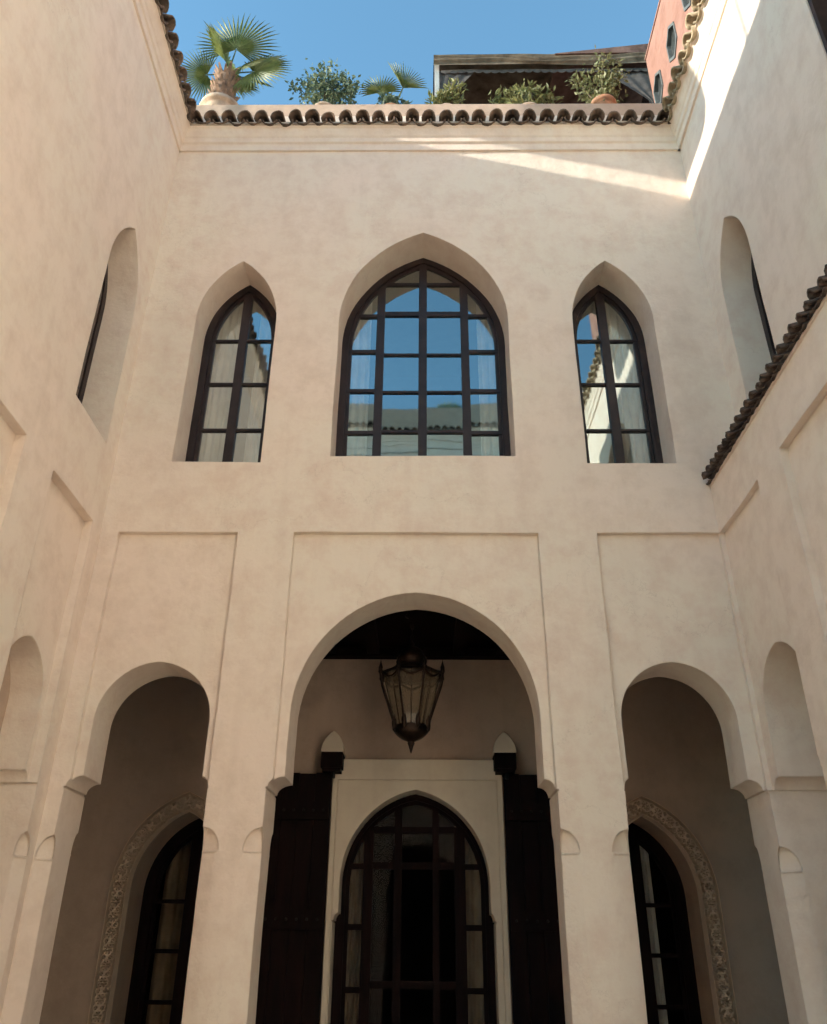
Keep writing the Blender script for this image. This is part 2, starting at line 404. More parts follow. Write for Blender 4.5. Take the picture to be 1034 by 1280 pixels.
def tileset(W1, H1, W2, H2, L, m, key):
    TM[key] = ([tile_mesh(True, W1, H1, L, seed=s) for s in range(4)], [tile_mesh(False, W2, H2, L, seed=9 + s) for s in range(4)])
    for g in TM[key]:
        for me in g: me.materials.append(m)
tileset(.128, .076, .140, .054, .42, TILE, 'eave')
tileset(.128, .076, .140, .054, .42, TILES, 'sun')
tileset(.060, .040, .070, .018, .34, TILED, 'ledge')
def tile_row(parent, key, p0, p1, back, slope, spacing, jit=.006, panback=0):
    """row of cover and pan tiles from p0 to p1; back: horizontal direction up the slope"""
    p0, p1 = Vector(p0), Vector(p1); L = (p1 - p0).length; along = (p1 - p0).normalized(); n = round(L / spacing)
    bk = Vector(back); zc = (bk * math.cos(slope) + Vector((0, 0, 1)) * math.sin(slope)).normalized()
    up_ = along.cross(zc); up_ = -up_ if up_.z < 0 else up_
    right = zc.cross(up_).normalized()
    base = Matrix((right, zc, up_)).transposed().to_4x4()
    for i in range(n + 1):
        for kind in (0, 1):
            if kind == 0 and i == n: continue
            pos = p0 + along * (L / n) * (i + (.5 if kind == 0 else 0)) + along * random.uniform(-jit, jit) - bk * random.uniform(0, .016) + bk * (panback if kind else 0) + Vector((0, 0, random.uniform(-jit, jit) + (.006 if kind == 0 else -.006)))
            o = bpy.data.objects.new('roof_tile', random.choice(TM[key][kind])); COL.objects.link(o)
            o.parent = parent; o.matrix_parent_inverse = pinv(parent)
            o.matrix_basis = Matrix.Translation(pos) @ base @ Matrix.Rotation(random.uniform(-.05, .05), 4, 'Z') @ Matrix.Rotation(random.uniform(-.10, .10), 4, 'Y') @ Matrix.Diagonal((random.uniform(.93, 1.05), 1, random.uniform(.9, 1.1), 1))

def cornice(parent, p0, p1, out, m=PL, z0=7.87):
    """stepped cornice under the eave, extruded from p0 to p1; out: horizontal direction away from the wall"""
    prof = [(-.02, 0), (.018, 0), (.02, .075), (.036, .088), (.038, .135), (.05, .15), (.075, .215), (.10, .245), (.10, .262), (-.02, .262)]
    o = Vector(out); vs = []
    for p in (p0, p1):
        for d, z in prof: vs.append(Vector((p[0], p[1], z0 + z)) + o * d)
    n = len(prof)
    return MB().add(vs, [tuple(range(n)), tuple(range(n, 2 * n))[::-1]] + [(i, (i + 1) % n, n + (i + 1) % n, n + i) for i in range(n)]).build('cornice', m, parent)
def bed(parent, p0, p1, out, z=8.105):
    """mortar bed under the tiles"""
    prof = [(.105, 0), (.10, .035), (-.05, .10), (-.40, .22), (-.40, 0)]
    o = Vector(out); vs = [Vector((p[0], p[1], z + zz)) + o * d for p in (p0, p1) for d, zz in prof]; n = len(prof)
    return MB().add(vs, [tuple(range(n)), tuple(range(n, 2 * n))[::-1]] + [(i, (i + 1) % n, n + (i + 1) % n, n + i) for i in range(n)]).build('mortar_bed', MORTAR, parent)

# ================================================================== SETTING
struct(MB().box(-2.6, 2.4, -4.0, 5.2, -.2, 0).build('courtyard_floor', FLOOR))
struct(MB().box(-3.6, 3.7, 5.2, 7.3, -.2, -.004).build('gallery_floor', FLOOR))
struct(MB().add([(-900, -900, -.25), (900, -900, -.25), (900, 900, -.25), (-900, 900, -.25)], [(0, 1, 2, 3)]).build('ground', GROUND))

# ================================================================== FACADE (back wall)
F = fback(5.0)
fac = thing('courtyard_wall', 'cream plaster facade facing the viewer, three pointed windows above three arches', 'wall', (0, 5, 0))
A_main = Arch(-.05, .76, 2.88, 3.683)
A_left = Arch(-1.65, .353, 2.84, 3.206)
A_right = Arch(1.548, .348, 2.855, 3.22)
W_main = Arch(-.006, .655, 5.93, 6.884)
W_left = Arch(-1.466, .313, 5.96, 6.565)
W_right = Arch(1.462, .313, 5.96, 6.565)
wall = MB().box(-2.7, 2.8, 5.0, 5.34, -.1, 8.35).build('wall', PL, fac)
cs = []
JB = {'m': (-.908, .778), 'l': (-2.088, -1.252), 'r': (1.165, 1.98)}
for k, ar in (('m', A_main), ('l', A_left), ('r', A_right)):
    j0, j1 = JB[k]
    cs.append(MB().prism(jamb_arch_poly(j0, j1, ar, 2.440), F, -.1, .6))
for x0, x1, d in ((-.873, .772, .034), (-2.062, -1.251, .034), (1.163, 1.9835, .034)):
    cs.append(MB().prism([(x0, 2.452), (x1, 2.452), (x1, 4.103), (x0, 4.103)], F, -.1, d))
cs.append(MB().prism(W_main.poly(4.705), F, -.1, .6))
cs.append(MB().prism(W_left.poly(4.655), F, -.1, .6)); cs.append(MB().prism(W_right.poly(4.652), F, -.1, .6))
for k in 'mlr':
    j0, j1 = JB[k]
    for u, su in ((j0, -1), (j1, 1)):
        if k == 'r' and su == 1: continue
        if k == 'l' and su == -1: cs += chamfer_cut(F, u, su, 0, 1, cu=.08, ztop=2.06)
        else: cs += chamfer_cut(F, u, su, 0, 1)
        cs += chamfer_cut(F, u, su, .34, -1, cu=.05, cw=.05)
cs.append(MB().box(1.97, 2.5, 4.9, 5.4, -1, 2.4405))     # the corner post fills this
wobble(cut(wall, cs))
cornice(fac, (-2.3, 5.0), (2.4, 5.0), (0, -1, 0)); bed(fac, (-2.3, 5.0), (2.35, 5.0), (0, -1, 0))
tile_row(fac, 'eave', (-2.12, 4.875, 8.15), (2.20, 4.875, 8.14), (0, 1, 0), R(22), .147)
MB().box(-2.9, 2.59, 5.2, 5.74, 8.2, 8.79).build('parapet', PINK, fac)
# windows
full = (-9, 9)
ym = -.006
make_window(fac, F, W_main, 4.705, .285, .052, [(-.355, .064), (-.010, .066), (.330, .064)],
            [(6.60, -.355, .33, .03), (6.275, -.355, .33, .05), (5.851, -.355, .33, .024), (5.483, -.355, .33, .024), (5.112, -.355, .33, .026)] +
            [(z, a, b, .036) for z in (6.253, 5.882, 5.494, 5.103) for a, b in ((-9, -.355), (.33, 9))], GLASS)
for ar in (W_left, W_right):
    make_window(fac, F, ar, 4.655, .275, .058, [(ar.c - .002, .07)], [(5.984, -9, 9, .026), (5.551, -9, 9, .026), (5.119, -9, 9, .026)], GLASS)

# ================================================================== LEFT WALL
FL = fleft(-2.18); YOPEN = .40
lw = thing('courtyard_wall', 'peach toned plaster wall along the left side of the courtyard', 'wall', (-2.18, 2.2, 0))
LA = Arch(4.52, .275, 2.87, 3.19); LB = Arch(2.98, .72, 2.85, 3.65)
LW1 = Arch(4.52, .285, 5.85, 6.42)
wall = MB().box(-2.52, -2.18, -4.3, 5.02, -.1, 8.35).build('wall', PL, lw)
cs = []
for ar, j0, j1 in ((LA, 4.19, 4.848), (LB, 2.15, 3.812)):
    cs.append(MB().prism(jamb_arch_poly(j0, j1, ar, 2.430), FL, -.1, .6))
    cs.append(MB().prism([(j0 + .002, 2.445), (j1 - .002, 2.445), (j1 - .002, 4.103), (j0 + .002, 4.103)], FL, -.1, .06))
cs.append(MB().prism(LW1.poly(4.68), FL, -.1, .6))
cs.append(MB().box(-3, -2, -5, YOPEN, 1.2, 9))     # invented opening behind the viewer, lets sun in for bounce light
cs += chamfer_cut(FL, 4.848, 1, 0, 1, ztop=2.06, cu=.08); cs += chamfer_cut(FL, 4.19, -1, 0, 1)
wobble(cut(wall, cs))
cornice(lw, (-2.18, YOPEN), (-2.18, 5.02), (1, 0, 0)); bed(lw, (-2.18, YOPEN), (-2.18, 5.1), (1, 0, 0))
tile_row(lw, 'eave', (-2.055, YOPEN + .05, 8.15), (-2.055, 4.83, 8.15), (-1, 0, 0), R(22), .147)
MB().box(-2.72, -2.46, YOPEN, 5.3, 8.2, 8.62).build('parapet', PINK, lw)
make_window(lw, FL, LW1, 4.68, .235, .055, [(4.52, .06)], [(5.9, -9, 9, .026), (5.5, -9, 9, .026), (5.1, -9, 9, .026)], GLASS)

# ================================================================== RIGHT WALL (upper storey set back behind a tiled ledge)
rw = thing('courtyard_wall', 'pale plaster wall on the right with a sloping line of ledge tiles', 'wall', (1.98, 2.2, 0))
FRL = fright(1.98); FRU = fright(2.25)
RA = Arch(4.585, .30, 2.86, 3.19); RB = Arch(3.1, .72, 2.85, 3.65)
low = MB().box(1.98, 2.33, -4.3, 5.02, -.1, 4.47).build('wall', PL, rw)
cs = []
for ar, j0, j1, p1 in ((RA, 4.26, 4.975, 5.2), (RB, 2.25, 3.94, 3.94)):
    cs.append(MB().prism(jamb_arch_poly(j0, j1, ar, 2.430), FRL, -.1, .6))
    cs.append(MB().prism([(j0 + .02, 2.445), (p1 - .002, 2.445), (p1 - .002, 4.10), (j0 + .02, 4.10)], FRL, -.1, .045 if p1 < 5 else .034))
cs.append(MB().box(1.9, 2.6, 4.9, 5.3, -1, 2.4295))
wobble(cut(low, cs))
# the corner post between the facade arch and this wall's arch
post = MB().box(1.983, 2.45, 4.976, 5.338, -.1, 2.4465).build('corner_post', PL, rw)
def fpost(u, w_, z): return (1.983 + w_, u, z)
wobble(cut(post, chamfer_cut(fpost, 4.976, 1, 0, 1, ztop=2.02, cu=.05, cw=.10) + chamfer_cut(fpost, 5.338, -1, 0, 1, ztop=2.06, cu=.05, cw=.05)), .003)
upw = MB().box(2.25, 2.60, -4.3, 5.02, 4.2, 8.35).build('upper_wall', PL, rw)
RW1 = Arch(4.50, .268, 6.0, 6.50); RW2 = Arch(2.32, .62, 6.64, 7.05)
wobble(cut(upw, [MB().prism(RW1.poly(4.68), FRU, -.1, .6), MB().prism(RW2.poly(4.68), FRU, -.1, .6)]))
make_window(rw, FRU, RW1, 4.68, .235, .055, [(4.5, .06)], [(5.9, -9, 9, .026), (5.5, -9, 9, .026), (5.1, -9, 9, .026)], GLASS)
make_window(rw, FRU, RW2, 4.68, .235, .055, [(2.32, .06)], [(6.2, -9, 9, .026), (5.5, -9, 9, .026), (5.1, -9, 9, .026)], GLASS)
MB().box(2.256, 2.47, 2.905, 2.935, 4.72, 6.63).build('reveal_shade_board', REVEAL_SHADE, rw)  # added dark board in place of the shaded far reveal
cornice(rw, (2.25, -4.0), (2.25, 5.02), (-1, 0, 0)); bed(rw, (2.25, -4.0), (2.25, 5.1), (-1, 0, 0))
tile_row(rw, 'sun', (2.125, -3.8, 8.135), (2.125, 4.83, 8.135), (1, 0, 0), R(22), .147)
MB().add([(1.972, -4.0, 4.455), (1.972, 4.998, 4.455), (1.972, 4.998, 4.475), (1.972, -4.0, 4.475), (2.27, -4.0, 4.455), (2.27, 4.998, 4.455), (2.27, 4.998, 4.585), (2.27, -4.0, 4.585)],
         [(0, 1, 2, 3), (4, 7, 6, 5), (0, 4, 5, 1), (3, 2, 6, 7), (0, 3, 7, 4), (1, 5, 6, 2)]).build('ledge_mortar', PL, rw)
tile_row(rw, 'ledge', (1.936, .5, 4.487), (1.936, 4.97, 4.487), (1, 0, 0), R(21), .085, jit=.003, panback=.022)

# ================================================================== OPPOSITE WALL (behind the viewer, seen mirrored in the windows)
ow = thing('courtyard_wall', 'plaster wall with tiled eave mirrored in the large upper window', 'wall', (0, -4, 0))
wall = MB().box(-2.9, 2.9, -4.35, -4.0, -.1, 11.4).build('wall', PL, ow)
cut(wall, [MB().prism(Arch(0, .8, 2.8, 3.5).poly(-1), ffront(-4.0), -.1, .8)])
cornice(ow, (-2.9, -4.0), (2.9, -4.0), (0, 1, 0), z0=11.0)
tile_row(ow, 'eave', (-2.8, -3.87, 11.30), (2.8, -3.87, 11.30), (0, -1, 0), R(22), .147)
MB().box(-2.9, 2.9, -4.5, -4.2, 11.25, 12.08).build('parapet', PINK, ow)
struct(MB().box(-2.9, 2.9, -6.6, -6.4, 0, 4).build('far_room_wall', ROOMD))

# ================================================================== GALLERY BEHIND THE ARCHES
gw = thing('gallery_wall', 'shaded inner gallery wall with central portal and two carved arch windows', 'wall', (0, 6.8, 0))
G = fback(6.8)
GL = Arch(-1.835, .375, 2.0, 2.572); GR = Arch(1.706, .356, 2.0, 2.56); GD = Arch(-.058, .558, 2.06, 2.728)
door_poly = jamb_arch_poly(-.655, .53, GD, 1.80, drop=.05)
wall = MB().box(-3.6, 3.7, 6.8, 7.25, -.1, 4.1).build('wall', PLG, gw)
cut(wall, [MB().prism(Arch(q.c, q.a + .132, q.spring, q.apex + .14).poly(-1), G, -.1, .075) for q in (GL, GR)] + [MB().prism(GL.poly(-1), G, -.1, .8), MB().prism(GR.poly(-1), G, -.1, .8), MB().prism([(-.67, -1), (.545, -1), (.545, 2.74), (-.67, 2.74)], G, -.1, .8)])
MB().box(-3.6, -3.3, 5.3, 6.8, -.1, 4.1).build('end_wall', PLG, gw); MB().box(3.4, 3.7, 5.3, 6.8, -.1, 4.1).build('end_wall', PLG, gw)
PLP = plaster('portal_plaster', (.80, .71, .58), (.79, .70, .57), (.74, .64, .52), coarse=.4)
ps = MB().box(-.705, .618, 6.72, 7.1, -.05, 2.957).build('portal_surround', PLP, gw)
cut(ps, [MB().prism(door_poly, fback(6.7), -.1, .6),
         MB().prism([(-.665, 2.797), (.576, 2.797), (.576, 2.803), (-.665, 2.803)], fback(6.72), -.02, .006),
         MB().prism([(-.668, -.1), (-.664, -.1), (-.664, 2.80), (-.668, 2.80)], fback(6.72), -.02, .006),
         MB().prism([(.575, -.1), (.579, -.1), (.579, 2.80), (.575, 2.80)], fback(6.72), -.02, .006)])
for ar in (GL, GR):
    make_window(gw, G, ar, -.02, .40, .085, [(ar.c, .085)], [(z, -9, 9, .03) for z in (1.952, 1.604, 1.264, .92, .58)], GLASSD, wood=WOOD)

def carved_band(ar, bw):
    """raised plaster border around the arch, carved with rosettes and interlaced stems"""
    out = Arch(ar.c, ar.a + bw, ar.spring, ar.apex + bw * 1.08)
    ip = [(ar.c + ar.a, z / 10.) for z in range(-1, 20)] + ar.pts(60) + [(ar.c - ar.a, z / 10.) for z in range(19, -2, -1)]
    op = [(out.c + out.a, z / 10.) for z in range(-1, 20)] + out.pts(60) + [(out.c - out.a, z / 10.) for z in range(19, -2, -1)]
    ip2, op2, L = [], [], [0]
    for i in range(len(ip) - 1):     # resample along the path
        d = (Vector(ip[i + 1]) - Vector(ip[i])).length + (Vector(op[i + 1]) - Vector(op[i])).length
        k = max(1, int(d / 2 / .0045))
        for q in range(k):
            t = q / k
            ip2.append(tuple(ip[i][a] + (ip[i + 1][a] - ip[i][a]) * t for a in (0, 1))); op2.append(tuple(op[i][a] + (op[i + 1][a] - op[i][a]) * t for a in (0, 1)))
    s = 0; S = []
    for i in range(len(ip2)):
        if i: s += ((Vector(ip2[i]) + Vector(op2[i])) / 2 - (Vector(ip2[i - 1]) + Vector(op2[i - 1])) / 2).length
        S.append(s)
    nu = 32; vs = []; P = .105
    for i, s in enumerate(S):
        for j in range(nu + 1):
            v = j / nu; x = ip2[i][0] + (op2[i][0] - ip2[i][0]) * v; z = ip2[i][1] + (op2[i][1] - ip2[i][1]) * v
            a = (s % P) - P / 2; b = (v - .5) * bw; r = math.hypot(a, b); th = math.atan2(b, a)
            if v < .075 or v > .925: h = 1.0
            elif v < .13 or v > .87: h = 0
            elif r < .009: h = 1.0
            elif r < .032: h = .95 if math.cos(8 * th) > -.15 and r > .013 else 0.0
            elif r < .0405: h = 1.0
            else:
                c2 = P / 2 - abs(a); d2 = math.hypot(c2, abs(b) - .024)
                h = .95 if abs(d2 - .017) < .0048 or d2 < .006 or abs(b) < .0045 else 0.0
            if j in (0, nu): h = -.6
            vs.append(G(x, .046 - (.066 * h if h >= 0 else .03 * h), z))
    W = nu + 1
    fs = [(i * W + j, i * W + j + 1, (i + 1) * W + j + 1, (i + 1) * W + j) for i in range(len(S) - 1) for j in range(nu)]
    return MB().add(vs, fs).build('carved_border', STUCCO, gw)
carved_band(GL, .135); carved_band(GR, .138)

gc = struct(MB().box(-3.6, 3.7, 5.34, 6.8, 3.90, 4.05).build('gallery_ceiling', CEIL))
for i in range(19):
    x = -3.3 + i * .36
    MB().box(x - .05, x + .05, 5.342, 6.798, 3.815, 3.899).build('beam', CEIL, gc)
MB().box(-3.6, 3.7, 6.70, 6.799, 3.80, 3.868).build('wall_plate', CEIL, gc)

# wooden door leaves folded back on both sides of the portal
def door_leaf(label, x0, x1):
    t = thing('door_leaf', label, 'door', ((x0 + x1) / 2, 6.72, 0), 'wooden leaves of the portal')
    n = 5; wd = (x1 - x0) / n
    for i in range(n):
        MB().box(x0 + wd * i + .002, x0 + wd * (i + 1) - .002, 6.700, 6.735, .02, 2.845 + random.uniform(-.004, .004)).build('plank', WOOD, t)
    for z in (.25, 1.0, 1.75, 2.5):
        MB().box(x0 + .01, x1 - .01, 6.676, 6.7005, z, z + .13).build('rail', WOOD, t)
        for i in range(8):
            u = x0 + .05 + (x1 - x0 - .1) * i / 7
            MB().lathe([(.0, -.0), (.008, .001), (.011, .006), (.009, .011), (.0, .013)], (0, 0, 0), 8).build('stud', IRON, t).matrix_basis = Matrix.Translation((u, 6.676, z + .065)) @ Matrix.Rotation(R(90), 4, 'X')
    return t
door_leaf('tall dark wooden door leaf folded back left of the portal', -1.335, -.712)
door_leaf('tall dark wooden door leaf folded back right of the portal', .626, 1.25)
def door_bracket(label, c):
    t = thing('door_bracket', label, 'bracket', (c, 6.7, 2.86), 'pivot brackets of the portal')
    MB().box(c - .083, c + .083, 6.585, 6.8, 2.868, 2.985).build('block', WOOD, t)
    MB().box(c - .072, c + .072, 6.595, 6.8, 2.842, 2.869).build('socket', WOOD, t)
    f = MB(); ar = Arch(c, .088, 2.995, 3.165)
    po = [(c - .088, 2.987), (c + .088, 2.987)] + ar.pts(6)
    # pointed cap leaning back to the wall
    n = len(po); vs = [(u, 6.585 + max(0, (z - 2.99)) * .4, z) for u, z in po] + [(u, 6.8, z) for u, z in po]
    f.add(vs, [tuple(range(n))[::-1], tuple(range(n, 2 * n))] + [(i, (i + 1) % n, n + (i + 1) % n, n + i) for i in range(n)]); f.build('pointed_cap', PLP, t)
    MB().tube([(c + .01, 6.66, 2.8), (c + .01, 6.66, 2.845)], .016, 8).build('pivot', IRON, t)
door_bracket('dark wooden pivot block with pointed plaster cap left of the lantern', -.708)
door_bracket('dark wooden pivot block with pointed plaster cap right of the lantern', .638)

# glazed door inside the portal
dr = thing('glazed_door', 'dark glazed arched door in the central portal, curtains behind its panes', 'door', (-.06, 6.98, 0))
GDo = Arch(-.058, .60, 2.06, 2.76)
make_window(dr, fback(6.93), GDo, -.02, .0, .07, [(-.42, .075), (-.19, .06), (.10, .05), (.285, .085)],
            [(z, a, b, .04) for z in (2.47, 2.196, 1.775, 1.365, .95, .5) for a, b in ((-9, -.42), (.285, 9))] +
            [(z, -.42, .285, .05) for z in (2.46, 2.20, 1.40, .55)], GLASSD, wood=WOOD, name='frame')
# rooms behind
def room(name, x0, x1, y0, y1, z0, z1, m):
    b = MB(); t = .1
    b.box(x0, x1, y1, y1 + t, z0, z1); b.box(x0 - t, x0, y0, y1, z0, z1); b.box(x1, x1 + t, y0, y1, z0, z1)
    b.box(x0, x1, y0, y1, z1, z1 + t); b.box(x0, x1, y0, y1, z0 - t, z0)
    return struct(b.build(name, m))
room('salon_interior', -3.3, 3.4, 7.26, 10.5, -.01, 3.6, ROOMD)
room('upper_room_interior', -2.6, 2.7, 5.345, 8.3, 4.25, 7.9, ROOM)
room('side_room_interior', -5.2, -2.53, YOPEN + .1, 5.3, 4.25, 7.9, ROOM); room('side_room_interior', 2.61, 5.2, -4.2, 5.3, 4.25, 7.9, ROOM)
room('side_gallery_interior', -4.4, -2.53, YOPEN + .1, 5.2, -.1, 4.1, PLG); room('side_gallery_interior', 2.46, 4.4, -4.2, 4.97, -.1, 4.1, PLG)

# curtains
curtain('white sheer curtain behind the left edge of the large upper window', -.68, -.44, 5.42, 4.5, 6.6, CURT, 4, .025)
curtain('white sheer curtain behind the right edge of the large upper window', .44, .68, 5.42, 4.5, 6.6, CURT, 4, .025)
curtain('white sheer curtain behind the left pane of the narrow upper left window', -1.80, -1.52, 5.42, 4.5, 6.5, CURT, 5, .025)
curtain('white sheer curtain behind the right pane of the narrow upper left window', -1.38, -1.16, 5.42, 4.5, 6.5, CURT, 3, .02, gather=.5)
curtain('white sheer curtain behind the right pane of the narrow upper right window', 1.52, 1.80, 5.42, 4.5, 6.5, CURT, 5, .025)
curtain('cream curtain hanging behind the left panes of the glazed door', -.70, -.40, 7.2, .0, 2.75, CURTB, 6, .03, gather=.25)
curtain('cream curtain hanging behind the right panes of the glazed door', .26, .60, 7.2, .0, 2.75, CURTB, 5, .03)
curtain('cream curtain behind the carved arch window on the left', -2.12, -1.5, 7.42, .0, 2.6, CURTB, 6, .03)
curtain('narrow cream curtain behind the carved arch window on the right', 1.66, 1.84, 7.32, .0, 2.6, CURT, 3, .03)

# ================================================================== LANTERN
ln = thing('hanging_lantern', 'ornate dark brass lantern hanging in the central arch', 'lantern', (-.08, 6.0, 3.9))
LC_ = (-.085, 6.0, 0); LS = 1.1
MB().lathe([(.02, 3.90), (.05, 3.895), (.055, 3.88), (.02, 3.865), (.008, 3.85)], LC_, 16).build('ceiling_rose', BRASS, ln, True)
ch = MB()
for i in range(5):
    z = 3.845 - i * .044
    pts = [(LC_[0] + (.010 * math.cos(a) if i % 2 else 0), 6.0 + (0 if i % 2 else .010 * math.cos(a)), z + .026 * math.sin(a)) for a in [2 * math.pi * k / 10 for k in range(11)]]
    ch.tube(pts, .0035, 5, False)
ch.build('chain', BRASS, ln, True)
MB().lathe([(.012, 3.675), (.02, 3.66), (.014, 3.645), (.05, 3.63), (.078, 3.61), (.085, 3.585), (.098, 3.565), (.112, 3.55), (.113, 3.53), (.10, 3.52), (.098, 3.50), (.108, 3.487), (.10, 3.475)], LC_, 24).build('crown', BRASS, ln, True)
NS = 8
def lp(r, z, k): a = 2 * math.pi * (k + .5) / NS; return (LC_[0] + r * LS * math.cos(a), 6.0 + r * LS * math.sin(a), z)
sh = MB(); pr = [(.10, 3.49), (.14, 3.465), (.185, 3.432), (.218, 3.425)]
vs = [lp(r, z - (.012 if False else 0), k) for r, z in pr for k in range(NS)]
sh.add(vs, [(i * NS + k, i * NS + (k + 1) % NS, (i + 1) * NS + (k + 1) % NS, (i + 1) * NS + k) for i in range(3) for k in range(NS)])
vs2 = [lp(r, z - .012, k) for r, z in pr for k in range(NS)]
sh.add(vs2, [(i * NS + k, (i + 1) * NS + k, (i + 1) * NS + (k + 1) % NS, i * NS + (k + 1) % NS) for i in range(3) for k in range(NS)])
sh.build('shoulder', BRASS, ln, fix=False)
for k in range(NS):
    m = MB(); m.tube([lp(.228, 3.44, k), lp(.215, 3.36, k), lp(.112, 3.035, k), lp(.10, 3.02, k)], [.012, .0085, .0075, .010], 6)
    m.lathe([(.0, .085), (.006, .055), (.011, .035), (.017, .02), (.012, .005), (.02, -.008), (.014, -.02), (0, -.03)], (*lp(.222, 3.43, k)[:2], 3.43), 8)
    # leaf at the foot of the rib
    m.lathe([(0, .10), (.014, .07), (.02, .035), (.016, 0), (0, -.02)], (*lp(.118, 3.04, k)[:2], 3.03), 8)
    m.build('rib', BRASS, ln, True)
    m = MB(); p, q = Vector(lp(.205, 3.41, k)), Vector(lp(.205, 3.41, k + 1)); p2, q2 = Vector(lp(.112, 3.04, k)), Vector(lp(.112, 3.04, k + 1))
    m.tube([(p + q) / 2 + Vector((0, 0, .02)), (p2 + q2) / 2], .004, 5)
    # scalloped lower edge of the shoulder
    m.tube([p + (q - p) * t - Vector((0, 0, .045 * math.sin(math.pi * t))) + Vector((0, 0, .01)) for t in [i / 8 for i in range(9)]], .009, 5)
    m.build('glazing_bar', BRASS, ln, True)
    MB().add([p + (q - p) * .02, q + (p - q) * .02, q2, p2], [(0, 1, 2, 3)]).build('pane', GLASSL, ln)
MB().lathe([(.118, 3.045), (.126, 3.03), (.118, 3.012), (.122, 3.0), (.105, 2.982), (.085, 2.965), (.06, 2.95), (.036, 2.94), (.022, 2.932), (.027, 2.924), (.02, 2.91), (.012, 2.885), (.004, 2.857), (.0, 2.853)], LC_, 24).build('bowl', BRASS, ln, True)

# ================================================================== ROOF TERRACE
struct(MB().box(-3.6, 12, 5.745, 14, 8.0, 8.24).build('back_terrace', TERR))
struct(MB().box(-9, -2.72, YOPEN, 5.48, 8.0, 8.24).build('left_terrace', TERR))
struct(MB().box(-14, -2.52, -6, YOPEN - .01, -.2, -.01).build('sun_opening_floor', FLOOR))  # invented ground outside the opening that admits the sun
struct(MB().box(2.6, 9, -6, 5.48, 8.0, 8.24).build('right_terrace', TERR))

# red ochre wall above the right eave
rd = thing('rooftop_wall', 'sunlit red ochre wall with hexagonal openings above the right eave', 'wall', (2.7, 4, 8.24))
FX = fright(2.6)
wall = MB().box(2.6, 2.85, .5, 6.16, 8.24, 10.9).build('wall', RED, rd)
HX = [(5.97, 10.10), (5.42, 10.08), (4.87, 10.06), (4.32, 10.04), (3.77, 10.02)]
def hexa(y, z, a=.14, h=.26, s=1): return [(y + a * s * math.cos(R(90 + 60 * i)) / math.cos(R(30)), z + h * s * math.sin(R(90 + 60 * i))) for i in range(6)]
cut(wall, [MB().prism(hexa(y, z), FX, -.05, .5) for y, z in HX])
MB().box(2.59, 2.88, .45, 6.17, 10.9, 10.93).build('coping', RED, rd)
for y, z in HX:
    o_, i_ = hexa(y, z), hexa(y, z, s=.84); k = 6
    vs = [FX(u, -.012, q) for u, q in o_] + [FX(u, -.012, q) for u, q in i_] + [FX(u, .06, q) for u, q in o_] + [FX(u, .06, q) for u, q in i_]
    fs = []
    for i in range(6):
        j = (i + 1) % 6; fs += [(i, j, 6 + j, 6 + i), (12 + i, 18 + i, 18 + j, 12 + j), (i, 12 + i, 12 + j, j), (6 + i, 6 + j, 18 + j, 18 + i)]
    hw = MB().add(vs, fs).build('hexagonal_window', LATT, rd)
    lt = MB()
    for t in range(-4, 5):
        for sgn in (-1, 1):
            lt.tube([FX(y + t * .05 - sgn * .16, .04 + .004 * sgn, z - .24), FX(y + t * .05 + sgn * .16, .04 + .004 * sgn, z + .24)], .006, 4)
    lo = lt.build('lattice', LATT, hw)
    bm = bmesh.new(); bm.from_mesh(lo.data)
    for i in range(6):
        p, q = Vector((0, *i_[i])), Vector((0, *i_[(i + 1) % 6])); cen = Vector((0, y, z)); nrm = Vector((0, (q - p).z, -(q - p).y))
        if nrm.dot(cen - p) > 0: nrm = -nrm
        co = Vector((2.6, p.y, p.z)) + nrm.normalized() * .004
        bmesh.ops.bisect_plane(bm, geom=bm.verts[:] + bm.edges[:] + bm.faces[:], plane_co=co, plane_no=nrm, clear_outer=True)
    bm.to_mesh(lo.data); bm.free()
    MB().prism(i_, FX, .05, .07).build('backing', LATT, hw)

# canvas pavilion on the back terrace
pv = thing('roof_pavilion', 'canvas pavilion with scalloped valance standing behind the parapet', 'pavilion', (1.4, 6.8, 8.24))
X0, X1, Y0, Y1 = .15, 2.80, 6.5, 8.6
for x, y in ((X0, Y0), (X1, Y0), (X0, Y1), (X1, Y1)):
    MB().box(x - .028, x + .028, y - .028, y + .028, 8.24, 11.33).build('post', WHITEP, pv)
def sag(x): return .05 * math.sin(3.1 * x) + .03 * math.sin(7.3 * x + 1)
rc = MB(); nx, ny = 26, 10; vs = []
for lay in (0, 1):
    for j in range(ny + 1):
        for i in range(nx + 1):
            x = X0 - .04 + (X1 - X0 + .1) * i / nx; y = Y0 - .06 + (Y1 - Y0 + .1) * j / ny
            vs.append((x, y, 11.36 + .03 * i / nx + .25 * math.sin(math.pi * j / ny) + (.02 * math.sin(2.6 * x + j) if j else 0) + sag(x) * .3 - lay * .012))
n1 = (nx + 1) * (ny + 1)
for j in range(ny):
    for i in range(nx):
        a = j * (nx + 1) + i; q = (a, a + 1, a + nx + 2, a + nx + 1); rc.f.append(q); rc.f.append(tuple(n1 + k for k in q[::-1]))
rc.v = vs; rc.build('canvas_roof', CANVAS, pv, True, fix=False)
